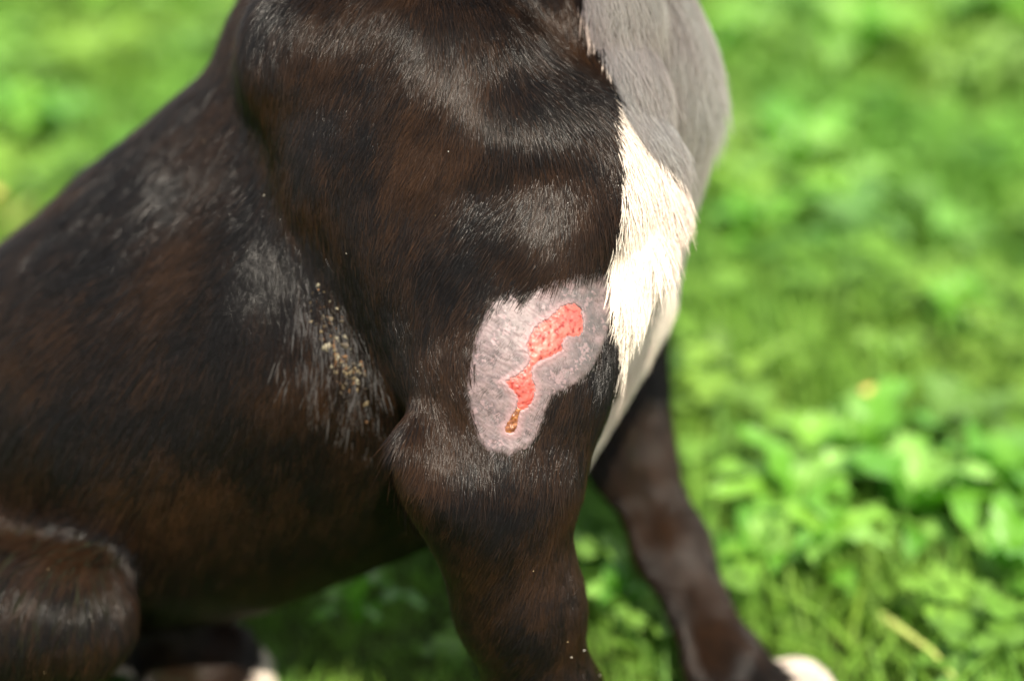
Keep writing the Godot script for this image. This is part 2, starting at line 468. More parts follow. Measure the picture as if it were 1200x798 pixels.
func blade(st: Array, root: Vector3, way: Vector3, length: float, width: float, bend: float, segs := 4, tone := Color(1, 1, 1)) -> void:
	var side := way.cross(Vector3.UP).normalized()
	var first: int = st[0].size()
	var p := root
	var dir := (Vector3.UP + way * 0.35).normalized()
	for s in segs + 1:
		var t := float(s) / segs
		var w := width * (1.0 - t * t * 0.94)
		var nn := side.cross(dir).normalized()
		for k in [-1.0, 1.0]:
			st[0].append(p + side * w * 0.5 * k)
			st[1].append((nn + side * k * 0.35).normalized())
			st[2].append(tone)
		if s < segs:
			var a := first + s * 2
			st[3].append_array([a, a + 1, a + 2, a + 1, a + 3, a + 2])
		p += dir * length / segs
		dir = (dir + way * bend / segs + Vector3.DOWN * bend * 0.7 * t / segs).normalized()

func tuft_mesh(seedn: int, count: int, spread: float, lmin: float, lmax: float, wmin: float, wmax: float) -> ArrayMesh:
	rng.seed = seedn
	var st := [PackedVector3Array(), PackedVector3Array(), PackedColorArray(), PackedInt32Array()]
	for i in count:
		var a := rng.randf() * TAU
		var r := spread * sqrt(rng.randf())
		var b := rng.randf() * TAU
		var f := rng.randf_range(0.75, 1.2)
		blade(st, Vector3(cos(a) * r, -0.004, sin(a) * r), Vector3(cos(b), 0, sin(b)), rng.randf_range(lmin, lmax), rng.randf_range(wmin, wmax), rng.randf_range(0.2, 2.0), 4, Color(f * rng.randf_range(0.9, 1.15), f, f * rng.randf_range(0.8, 1.1)))
	return array_mesh(st[0], st[1], st[2], st[3])

func clover_mesh(seedn: int) -> ArrayMesh:
	rng.seed = seedn
	var st := [PackedVector3Array(), PackedVector3Array(), PackedColorArray(), PackedInt32Array()]
	for i in 9:
		var a := rng.randf() * TAU
		var r := 0.03 * sqrt(rng.randf())
		var top := Vector3(cos(a) * r * 1.5, rng.randf_range(0.02, 0.05), sin(a) * r * 1.5)
		blade(st, Vector3(cos(a) * r * 0.4, -0.003, sin(a) * r * 0.4), Vector3(cos(a), 0, sin(a)), top.y * 1.15, 0.0014, 0.3, 2, Color(0.8, 0.9, 0.8))
		var tilt := Vector3(rng.randf_range(-0.4, 0.4), 1, rng.randf_range(-0.4, 0.4)).normalized()
		var turn := rng.randf() * TAU
		for l in 3:
			var out := Vector3(cos(turn + l * TAU / 3), 0, sin(turn + l * TAU / 3))
			out = (out - tilt * out.dot(tilt)).normalized()
			var sd := tilt.cross(out)
			var size := rng.randf_range(0.008, 0.013)
			var f := rng.randf_range(0.85, 1.15)
			var first: int = st[0].size()
			st[0].append(top); st[1].append(tilt); st[2].append(Color(f, f, f))
			for k in 7:
				var u := k / 6.0 * PI - PI / 2
				var q := top + (out * (0.55 + 0.55 * cos(u)) + sd * sin(u) * 0.6 + tilt * 0.18 * absf(sin(u))) * size
				st[0].append(q); st[1].append((tilt - sd * sin(u) * 0.3).normalized()); st[2].append(Color(f, f, f))
				if k: st[3].append_array([first, first + k, first + k + 1])
	return array_mesh(st[0], st[1], st[2], st[3])

func lawn_tint(x: float, z: float) -> Color:
	var a := noise.get_noise_2d(x * 3.2, z * 3.2) * 0.5 + 0.5
	var b := noise.get_noise_2d(x * 9.0 + 40.0, z * 9.0) * 0.5 + 0.5
	var c := mixc(Color(0.103, 0.250, 0.030), Color(0.172, 0.305, 0.042), (a - 0.3) * 2.2)
	c = mixc(c, Color(0.064, 0.205, 0.066), (b - 0.58) * 2.5)
	var f := rng.randf_range(0.75, 1.25)
	return Color(c.r * f, c.g * f, c.b * f)

func build_lawn() -> void:
	var kinds := [tuft_mesh(11, 15, 0.022, 0.03, 0.075, 0.0016, 0.0034), tuft_mesh(12, 13, 0.024, 0.035, 0.09, 0.0018, 0.004), tuft_mesh(13, 18, 0.02, 0.02, 0.055, 0.0014, 0.003), clover_mesh(14), clover_mesh(15)]
	var m := mat_of(0.5, 0.35)
	m.backlight_enabled = true
	m.backlight = Color(0.75, 0.85, 0.35)
	for k in 2: kinds.append(rosette_mesh(51 + k))
	var where := [[], [], [], [], [], [], []]
	var tint := [[], [], [], [], [], [], []]
	rng.seed = 77
	for ring in 3:
		var step: float = [0.018, 0.045, 0.10][ring]
		var x0: float = [-1.0, -2.2, -5.5][ring]
		var z0: float = [-1.5, -3.2, -7.5][ring]
		var z1: float = [0.35, 1.0, 2.5][ring]
		var nx := int(-2.0 * x0 / step)
		var nz := int((z1 - z0) / step)
		for i in nx:
			for j in nz:
				var x := x0 + (i + rng.randf()) * step
				var z := z0 + (j + rng.randf()) * step
				if ring == 1 and absf(x) < 1.0 and z > -1.5 and z < 0.35: continue
				if ring == 2 and absf(x) < 2.2 and z > -3.2 and z < 1.0: continue
				var clump := noise.get_noise_2d(x * 11.0 - 9.0, z * 11.0)
				var k := rng.randi() % 3
				if noise.get_noise_2d(x * 6.0 + 70.0, z * 6.0) > 0.2 and rng.randf() < 0.3: k = 3 + rng.randi() % 2
				var under := Vector2((x + 0.14) / 0.2, (z + 0.12) / 0.13).length()
				var s := rng.randf_range(0.7, 1.25) * (1.0 + 0.35 * clump) * step_scale(ring)
				if under < 1.0: s *= 0.45
				var by_paw := Vector2(x - 0.15, z + 0.05).length() < 0.06     # trodden down round the far paw
				if by_paw:
					s *= 0.4
				var b := Basis(Vector3.UP, rng.randf() * TAU).rotated(Vector3(rng.randf_range(-1, 1), 0, rng.randf_range(-1, 1)).normalized(), rng.randf() * 0.3).scaled(Vector3.ONE * s)
				where[k].append(Transform3D(b, Vector3(x, 0, z)))
				tint[k].append(lawn_tint(x, z))
				var leafy := noise.get_noise_2d(x * 4.5 + 30.0, z * 4.5 - 12.0)
				if under > 1.25 and not by_paw and rng.randf() < 0.085 * smoothstep(-0.25, 0.35, leafy) * (1.0 + 2.0 * ring):
					k = 5 + rng.randi() % 2
					s = rng.randf_range(0.42, 1.05) * (1.0 + 0.25 * ring)
					where[k].append(Transform3D(Basis(Vector3.UP, rng.randf() * TAU).scaled(Vector3.ONE * s), Vector3(x, 0.006, z)))
					var lt := lawn_tint(x, z)
					var lf := rng.randf_range(0.95, 1.5)
					tint[k].append(Color(lt.r * lf * 1.05, lt.g * lf, lt.b * lf * 1.6))
	for k in 7:
		var o := copies("grass" if k < 3 else "clover" if k < 5 else "ground_cover", kinds[k], m, where[k], tint[k], self)
		if k < 3: tag(o, ["short bright green lawn grass round the dog", "longer arching lawn grass round the dog", "fine low lawn grass round the dog"][k], "grass", "lawn plants")
		elif k > 4: tag(o, ["low rosettes of broad leaves scattered through the lawn", "small leafy ground cover growing between the grass tufts"][k - 5], "ground cover", "lawn plants")
		else: tag(o, ["small three-leaved clover mixed into the lawn", "clover leaves in patches among the grass"][k - 3], "clover", "lawn plants")

func step_scale(ring: int) -> float:
	return [0.85, 1.2, 1.9][ring]

func leaf_mesh(seedn: int, slim: float) -> ArrayMesh:
	rng.seed = seedn
	var v := PackedVector3Array()
	var n := PackedVector3Array()
	var c := PackedColorArray()
	var idx := PackedInt32Array()
	var ph := rng.randf() * TAU
	var nu := 12
	for i in nu + 1:
		var t := float(i) / nu
		var w := slim * (0.06 + 0.94 * pow(sin(PI * pow(t, 0.8)), 0.9)) * (1.0 - 0.1 * t)
		var y := 0.42 * sin(t * 2.1) - 0.25 * t * t
		for k in 7:
			var s := (k - 3) / 3.0
			var wave := 0.05 * absf(s) * sin(t * 17.0 + ph + s) 
			v.append(Vector3(s * w * (1.0 + 0.12 * sin(t * 23.0 + ph) * absf(s)), y + absf(s) * 0.28 * w + wave, -t))
			var rib := 1.25 if k == 3 else 1.0 - 0.06 * sin(t * 34.0 + absf(s) * 5.0)
			c.append(Color(rib, rib, rib))
			if i < nu and k < 6:
				var a := i * 7 + k
				idx.append_array([a, a + 7, a + 1, a + 1, a + 7, a + 8])
	var st := SurfaceTool.new()
	st.begin(Mesh.PRIMITIVE_TRIANGLES)
	for i in v.size():
		st.set_color(c[i]); st.add_vertex(v[i])
	for i in idx: st.add_index(i)
	st.generate_normals()
	return st.commit()

func rosette_mesh(seedn: int) -> ArrayMesh:
	var leaves := [leaf_mesh(seedn * 3, 0.24), leaf_mesh(seedn * 3 + 1, 0.3), leaf_mesh(seedn * 3 + 2, 0.18)]
	rng.seed = seedn
	var v := PackedVector3Array(); var n := PackedVector3Array(); var c := PackedColorArray(); var idx := PackedInt32Array()
	for k in 8:
		var a: Array = leaves[k % 3].surface_get_arrays(0)
		var b := (Basis(Vector3.UP, k * 2.4 + rng.randf_range(-0.3, 0.3)) * Basis(Vector3.RIGHT, rng.randf_range(0.1, 0.95)) * Basis(Vector3.BACK, rng.randf_range(-0.5, 0.5))).scaled(Vector3.ONE * rng.randf_range(0.03, 0.058))
		var first := v.size()
		var f := rng.randf_range(0.8, 1.2)
		for i in a[Mesh.ARRAY_VERTEX].size():
			v.append(b * a[Mesh.ARRAY_VERTEX][i] + Vector3(0, 0.012, 0)); n.append((b * a[Mesh.ARRAY_NORMAL][i]).normalized())
			var cc: Color = a[Mesh.ARRAY_COLOR][i]
			c.append(Color(cc.r * f, cc.g * f, cc.b * f))
		for i in a[Mesh.ARRAY_INDEX]: idx.append(first + i)
	return array_mesh(v, n, c, idx)

func build_weeds() -> void:
	var leaves := [leaf_mesh(31, 0.21), leaf_mesh(32, 0.27), leaf_mesh(33, 0.16)]
	var mats := []
	for i in 4:
		var m := mat_of(0.42, 0.45)
		m.albedo_color = [Color(0.45, 0.64, 0.22), Color(0.37, 0.58, 0.18), Color(0.50, 0.68, 0.32), Color(0.32, 0.53, 0.17)][i]
		m.backlight_enabled = true
		m.backlight = Color(0.7, 0.85, 0.3)
		mats.append(m)
	var spots := [
		[0.1585, -0.2322, 0.054, 13, "broad-leaved weed right beside the dog's far forepaw"],
		[0.2029, -0.2756, 0.0612, 15, "largest bright weed clump right of the dog's far foreleg"],
		[0.2261, -0.228, 0.0576, 14, "broad weed between the big bright clump and the right edge"],
		[0.1743, -0.1871, 0.0432, 12, "low dark-hearted weed in front of the big bright clump"],
		[0.277, -0.2407, 0.0576, 13, "broad weed at the right edge above the lower right corner"],
		[0.2729, -0.1635, 0.054, 13, "broad weed in the lower right corner"],
		[0.1354, -0.191, 0.036, 10, "small weed touching the far foreleg"],
		[0.2019, -0.6683, 0.0612, 14, "pale weed clump level with the dog's chest, nearest to it"],
		[0.2351, -0.6084, 0.0504, 12, "weed just right of the pale clump level with the dog's chest"],
		[0.1666, -0.5829, 0.0432, 11, "weed close behind the lower edge of the white chest"],
		[0.2824, -0.8889, 0.0576, 12, "weed in the sunny lawn at the upper right"],
		[0.3977, -0.9584, 0.0648, 13, "weed in the upper right corner"],
		[0.1874, -0.9059, 0.0504, 11, "weed behind the white chest near the top edge"],
		[0.2888, -0.4537, 0.0396, 10, "small weed in the dark green grass at the right"],
		[0.0564, -0.1504, 0.0324, 11, "weed lit by the sun between the two forelegs"],
		[-0.3503, -1.0229, 0.0612, 13, "weed in the upper left corner above the dog's back"],
		[-0.2777, -0.9949, 0.0504, 11, "weed nearest to the dog's withers on the left"],
		[-0.3613, -0.7467, 0.0576, 12, "pale weed behind the dog's rump at the left edge"],
		[-0.0829, -0.1444, 0.036, 9, "weed in the shade under the dog's belly"],
	]
	for s in spots:
		rng.seed = int(s[0] * 9000.0) + int(s[1] * 7000.0) + 500000
		var o := Node3D.new()
		o.name = "leafy_weed"
		o.position = Vector3(s[0], 0, s[1])
		add_child(o, true)
		tag(o, s[4], "weed", "broad-leaved weeds in the lawn")
		var count: int = s[3]
		for k in count:
			var a := k * 2.39996 + rng.randf_range(-0.3, 0.3)
			var up := rng.randf_range(0.05, 0.75)
			var l: float = s[2] * rng.randf_range(0.65, 1.15)
			var b := Basis(Vector3.UP, a) * Basis(Vector3.RIGHT, up) * Basis(Vector3.BACK, rng.randf_range(-0.4, 0.4))
			var q := mesh_node("leaf", leaves[rng.randi() % 3], mats[rng.randi() % 4], o)
			q.transform = Transform3D(b.scaled(Vector3.ONE * l), Vector3(0, 0.012 + 0.02 * rng.randf(), 0))

func tube(pts: Array, radii: Array, sides := 6) -> ArrayMesh:
	var st := SurfaceTool.new()
	st.begin(Mesh.PRIMITIVE_TRIANGLES)
	for i in pts.size():
		var d: Vector3 = (pts[mini(i + 1, pts.size() - 1)] - pts[maxi(i - 1, 0)]).normalized()
		var s := d.cross(Vector3(0.31, 0.9, 0.17)).normalized()
		var u := d.cross(s)
		for k in sides:
			var a := TAU * k / sides
			st.add_vertex(pts[i] + (s * cos(a) + u * sin(a)) * radii[i])
	for i in pts.size() - 1:
		for k in sides:
			var a := i * sides + k
			var b := i * sides + (k + 1) % sides
			for q in [a, b, a + sides, b, b + sides, a + sides]: st.add_index(q)
	st.generate_normals()
	return st.commit()

func build_litter() -> void:
	var straw := mat_of(0.7, 0.3, false)
	straw.albedo_color = Color(0.62, 0.66, 0.36)
	for s in [
		[0.1966, 0.03, -0.1331, 0.2274, 0.025, -0.0829, "pale bent grass stalk lying across the lawn at the lower right"],
		[-0.3424, 0.05, -0.5481, -0.3257, 0.03, -0.6264, "pale dry stalk lying behind the dog's rump"],
	]:
		var a := Vector3(s[0], s[1], s[2])
		var b := Vector3(s[3], s[4], s[5])
		var pts := []
		var rad := []
		for i in 7:
			var t := i / 6.0
			pts.append(a.lerp(b, t) - a + Vector3(0, 0.006 * sin(t * PI), 0.004 * sin(t * 5.0)))
			rad.append(lerpf(0.0022, 0.0011, t))
		var o := mesh_node("grass_stalk", tube(pts, rad), straw, self, a)
		tag(o, s[6], "stalk")
	var dry := mat_of(0.8, 0.2)
	dry.albedo_color = Color(0.80, 0.68, 0.40)
	var lm := leaf_mesh(41, 0.3)
	for s in [
		[0.221, 0.05, -0.2976, 0.026, 0.7, "small tan dead leaf caught in the grass right of the dog"],
		[-0.3446, 0.045, -0.5795, 0.05, 2.2, "straw-coloured dead leaf behind the dog's rump"],
	]:
		var o := mesh_node("dry_leaf", lm, dry, self, Vector3(s[0], s[1], s[2]))
		o.basis = (Basis(Vector3.UP, s[4]) * Basis(Vector3.RIGHT, 0.25)).scaled(Vector3.ONE * s[3])
		tag(o, s[5], "leaf")

# ---------------------------------------------------------------- the dog's skin as one surface
func read_bones() -> void:
	for i in range(0, BONES.size(), 9):
		var a := Vector3(BONES[i + 1], BONES[i + 2], BONES[i + 3])
		var b := Vector3(BONES[i + 5], BONES[i + 6], BONES[i + 7])
		prim_g.append(int(BONES[i])); prim_a.append(a); prim_d.append(b - a)
		prim_l.append(maxf((b - a).length_squared(), 1e-12))
		prim_r.append(BONES[i + 4]); prim_s.append(BONES[i + 8] - BONES[i + 4])
		all_prims.append(i / 9)
	gd.resize(GROUP_SOFT.size())

func one(i: int, p: Vector3) -> float:
	var pa := p - prim_a[i]
	var t := clampf(pa.dot(prim_d[i]) / prim_l[i], 0.0, 1.0)
	return (pa - prim_d[i] * t).length() - prim_r[i] - prim_s[i] * t

func field(p: Vector3, list: PackedInt32Array) -> float:
	gd.fill(1e3)
	for i in list:
		var pa := p - prim_a[i]
		var t := clampf(pa.dot(prim_d[i]) / prim_l[i], 0.0, 1.0)
		var d := (pa - prim_d[i] * t).length() - prim_r[i] - prim_s[i] * t
		var g := prim_g[i]
		var e := gd[g]
		var k: float = GROUP_SOFT[g]
		var h := maxf(k - absf(d - e), 0.0) / k
		gd[g] = minf(d, e) - h * h * k * 0.25
	var r := gd[0]
	for g in range(1, gd.size()):
		if gd[g] > 1.0: continue
		var k: float = JOIN_SOFT[g]
		var h := maxf(k - absf(gd[g] - r), 0.0) / k
		r = minf(r, gd[g]) - h * h * k * 0.25
	return r

func grad(p: Vector3, list: PackedInt32Array) -> Vector3:
	var h := 0.0006
	return Vector3(field(p + Vector3(h, 0, 0), list) - field(p - Vector3(h, 0, 0), list), field(p + Vector3(0, h, 0), list) - field(p - Vector3(0, h, 0), list), field(p + Vector3(0, 0, h), list) - field(p - Vector3(0, 0, h), list)).normalized()

func near_prims(c: Vector3, reach: float) -> PackedInt32Array:
	var out := PackedInt32Array()
	for i in prim_a.size():
		if one(i, c) < reach: out.append(i)
	return out

func body_surface(cell: float) -> Array:    # surface nets
	var lo := Vector3.ONE * 1e9
	var hi := -lo
	for i in prim_a.size():
		var r := Vector3.ONE * (maxf(prim_r[i], prim_r[i] + prim_s[i]) + 0.012)
		var b := prim_a[i] + prim_d[i]
		lo = lo.min(prim_a[i] - r).min(b - r); hi = hi.max(prim_a[i] + r).max(b + r)
	var B := 6
	var bn := Vector3i(((hi - lo) / (cell * B)).ceil())
	var n := bn * B + Vector3i.ONE
	var sx := 1
	var sy := n.x
	var sz := n.x * n.y
	var val := PackedFloat32Array()
	val.resize(n.x * n.y * n.z)
	val.fill(1.0)
	var vid := PackedInt32Array()
	vid.resize(val.size())
	vid.fill(-1)
	var half := cell * B * 0.5 * sqrt(3.0)
	var blocks := []
	for bz in bn.z:
		for by in bn.y:
			for bx in bn.x:
				var c := lo + (Vector3(bx, by, bz) + Vector3.ONE * 0.5) * cell * B
				var f := field(c, all_prims)
				if absf(f) > half + 0.004: continue
				var list := near_prims(c, f + half * 2.0 + 0.05)
				var o := Vector3i(bx, by, bz) * B
				blocks.append([o, list])
				for k in B + 1:
					for j in B + 1:
						var row := (o.z + k) * sz + (o.y + j) * sy + o.x
						for i in B + 1:
							val[row + i] = field(lo + Vector3(o.x + i, o.y + j, o.z + k) * cell, list)
	var V := PackedVector3Array()
	var N := PackedVector3Array()
	var W := PackedByteArray()
	var cor := [0, sx, sy, sx + sy, sz, sx + sz, sy + sz, sx + sy + sz]
	var corv := [Vector3(0, 0, 0), Vector3(1, 0, 0), Vector3(0, 1, 0), Vector3(1, 1, 0), Vector3(0, 0, 1), Vector3(1, 0, 1), Vector3(0, 1, 1), Vector3(1, 1, 1)]
	var edges := [[0, 1], [2, 3], [4, 5], [6, 7], [0, 2], [1, 3], [4, 6], [5, 7], [0, 4], [1, 5], [2, 6], [3, 7]]
	for bl in blocks:
		var o: Vector3i = bl[0]
		var list: PackedInt32Array = bl[1]
		for k in B:
			for j in B:
				for i in B:
					var at := (o.z + k) * sz + (o.y + j) * sy + o.x + i
					var mask := 0
					for q in 8:
						if val[at + cor[q]] < 0.0: mask |= 1 << q
					if mask == 0 or mask == 255: continue
					var sum := Vector3.ZERO
					var cnt := 0
					for e in edges:
						var a: float = val[at + cor[e[0]]]
						var b: float = val[at + cor[e[1]]]
						if (a < 0.0) != (b < 0.0):
							sum += corv[e[0]].lerp(corv[e[1]], a / (a - b)); cnt += 1
					var p := lo + (Vector3(o.x + i, o.y + j, o.z + k) + sum / cnt) * cell
					var g := grad(p, list)
					p -= g * clampf(field(p, list), -cell, cell)
					vid[at] = V.size()
					V.append(p); N.append(g)
					field(p, list)
					var best := 0
					for q in range(1, gd.size()):
						if gd[q] < gd[best]: best = q
					W.append(best)
	var I := PackedInt32Array()
	for bl in blocks:
		var o: Vector3i = bl[0]
		for k in B:
			for j in B:
				for i in B:
					var at := (o.z + k) * sz + (o.y + j) * sy + o.x + i
					if vid[at] < 0: continue
					var s0 := val[at] < 0.0
					for ax in 3:
						var d: int = [sx, sy, sz][ax]
						if (val[at + d] < 0.0) == s0: continue
						var u: int = [sy, sz, sx][ax]
						var w: int = [sz, sx, sy][ax]
						if at - u - w < 0: continue
						var q0 := vid[at]; var q1 := vid[at - u]; var q2 := vid[at - u - w]; var q3 := vid[at - w]
						if q0 < 0 or q1 < 0 or q2 < 0 or q3 < 0: continue
						if s0: I.append_array([q0, q2, q1, q0, q3, q2])
						else: I.append_array([q0, q1, q2, q0, q2, q3])
	return [V, N, W, I]

func white_at(p: Vector3, group: int) -> float:     # over 0: white coat
	var x: float = WHITE_EDGE[WHITE_EDGE.size() - 1]
	for i in range(0, WHITE_EDGE.size() - 2, 2):
		if p.y >= WHITE_EDGE[i + 2]:
			var t := clampf((p.y - WHITE_EDGE[i]) / (WHITE_EDGE[i + 2] - WHITE_EDGE[i]), 0.0, 1.0)
			x = lerpf(WHITE_EDGE[i + 1], WHITE_EDGE[i + 3], t)
			break
	var w: float = p.x - x
	if group == 1: w = p.x - x - 0.002 if p.y > 0.283 else -1.0
	if group == 3 or group == 5 or group == 6: w = -1.0
	if group == 4: w = 0.023 - p.y
	if group == 2: w = minf(0.038 - p.y, p.x - 0.126)
	if group == 1 and p.y < 0.2: w = 0.043 - p.y
	if group == 3: w = 0.032 - p.y
	if p.y > 0.44:      # face: a blaze and a white muzzle
		var r := p - HEAD_C
		var f := r.dot(HEAD_F); var s := r.dot(HEAD_S); var u := r.dot(HEAD_U)
		w = maxf(0.011 + 0.1 * maxf(f - 0.07, 0.0) - absf(s), f - 0.088) if u > -0.03 else f - 0.02
		if group == 5: w = -1.0
		if f < -0.045: w = minf(w, p.x - 0.04)
	return w + 0.003 * noise.get_noise_3dv(p * 90.0)

func hair_mesh(seedn: int, count: int, wide: float, lift: float, spread: float) -> ArrayMesh:
	# a lock of hairs along +y, 1 long, lifting along +z; each hair a thin ridge with rounded normals
	rng.seed = seedn
	var v := PackedVector3Array()
	var n := PackedVector3Array()
	var c := PackedColorArray()
	var idx := PackedInt32Array()
	for h in count:
		var p := Vector3(rng.randf_range(-spread, spread), rng.randf_range(-0.35, 0.35), rng.randf_range(0.0, 0.05))
		var ang := rng.randfn(0.0, 0.11)
		var l := rng.randf_range(0.65, 1.1)
		var li := lift * rng.randf_range(0.5, 1.35)
		var bend := rng.randfn(0.0, 0.16)
		var w := wide * rng.randf_range(0.7, 1.2)
		var f := rng.randf_range(0.55, 1.35)
		var first := v.size()
		var pz := p
		for s in 5:
			var t := s / 4.0
			var a := ang + bend * t
			var d := Vector3(sin(a), cos(a), li * (1.6 - 2.3 * t)).normalized()
			var sd := Vector3(cos(a), -sin(a), 0)
			var nn := sd.cross(d)
			var ww := w * (1.0 - 0.88 * t * t)
			v.append(pz - sd * ww * 0.5); n.append((nn * 0.55 - sd).normalized())
			v.append(pz + nn * ww * 0.35); n.append(nn)
			v.append(pz + sd * ww * 0.5); n.append((nn * 0.55 + sd).normalized())
			for k in 3: c.append(Color(f, f, f))
			if s < 4:
				var q := first + s * 3
				idx.append_array([q, q + 1, q + 3, q + 1, q + 4, q + 3, q + 1, q + 2, q + 4, q + 2, q + 5, q + 4])
			pz += d * l / 4.0
	return array_mesh(v, n, c, idx)

func build_dog() -> void:
	var dog := Node3D.new()
	dog.name = "dog"
	dog.position = DOG_BASE
	add_child(dog)
	tag(dog, "black and brown short-haired dog with white chest sitting, raw sore on its shoulder", "dog")
	var sf := body_surface(0.005)
	var V: PackedVector3Array = sf[0]
	var N: PackedVector3Array = sf[1]
	var W: PackedByteArray = sf[2]
	var I: PackedInt32Array = sf[3]
	var nv := V.size()
	print("body ", nv, " ", I.size() / 3)
	# how the coat lies on each vertex
	var T := PackedVector3Array()
	var WH := PackedFloat32Array()
	var C := PackedColorArray()
	T.resize(nv); WH.resize(nv); C.resize(nv)
	var nf := COAT_AT.size()
	for i in nv:
		var p := V[i]
		var d := Vector3(-0.35, -0.8, 0.0) * 0.4
		var r := p - HEAD_C
		if p.y > 0.47 and r.dot(HEAD_F) > -0.05: d = -HEAD_F * 5000.0
		elif p.y < 0.06: d = Vector3(0.4, -0.6, 0) * 2000.0
		for k in nf:
			var q: float = (p - COAT_AT[k]).length_squared() + 0.00012
			d += COAT_WAY[k] * (2e-7 / (q * q)) * 60.0
		var t := d - N[i] * d.dot(N[i])
		T[i] = t.normalized() if t.length() > 1e-6 else N[i].cross(Vector3.RIGHT).normalized()
		WH[i] = white_at(p, W[i])
		C[i] = Color(0.42, 0.28, 0.24) if WH[i] > 0.0 else Color(0.010, 0.008, 0.007)
	var lv := PackedVector3Array()
	lv.resize(nv)
	for i in nv: lv[i] = V[i] - DOG_BASE
	mesh_node("body", array_mesh(lv, N, C, I), mat_of(0.8, 0.2), dog)
	build_coat(dog, V, N, T, W, WH, I)
	build_sore(dog)
	build_crusts(dog)
	build_face_and_claws(dog)
	build_grit(V, N, W, I)

func patch_uv(p: Vector3) -> Vector2:
	var r := p - PATCH_C
	if absf(r.dot(PATCH_U.cross(PATCH_V))) > 0.03: return Vector2(9, 9)
	return Vector2(r.dot(PATCH_U), r.dot(PATCH_V))

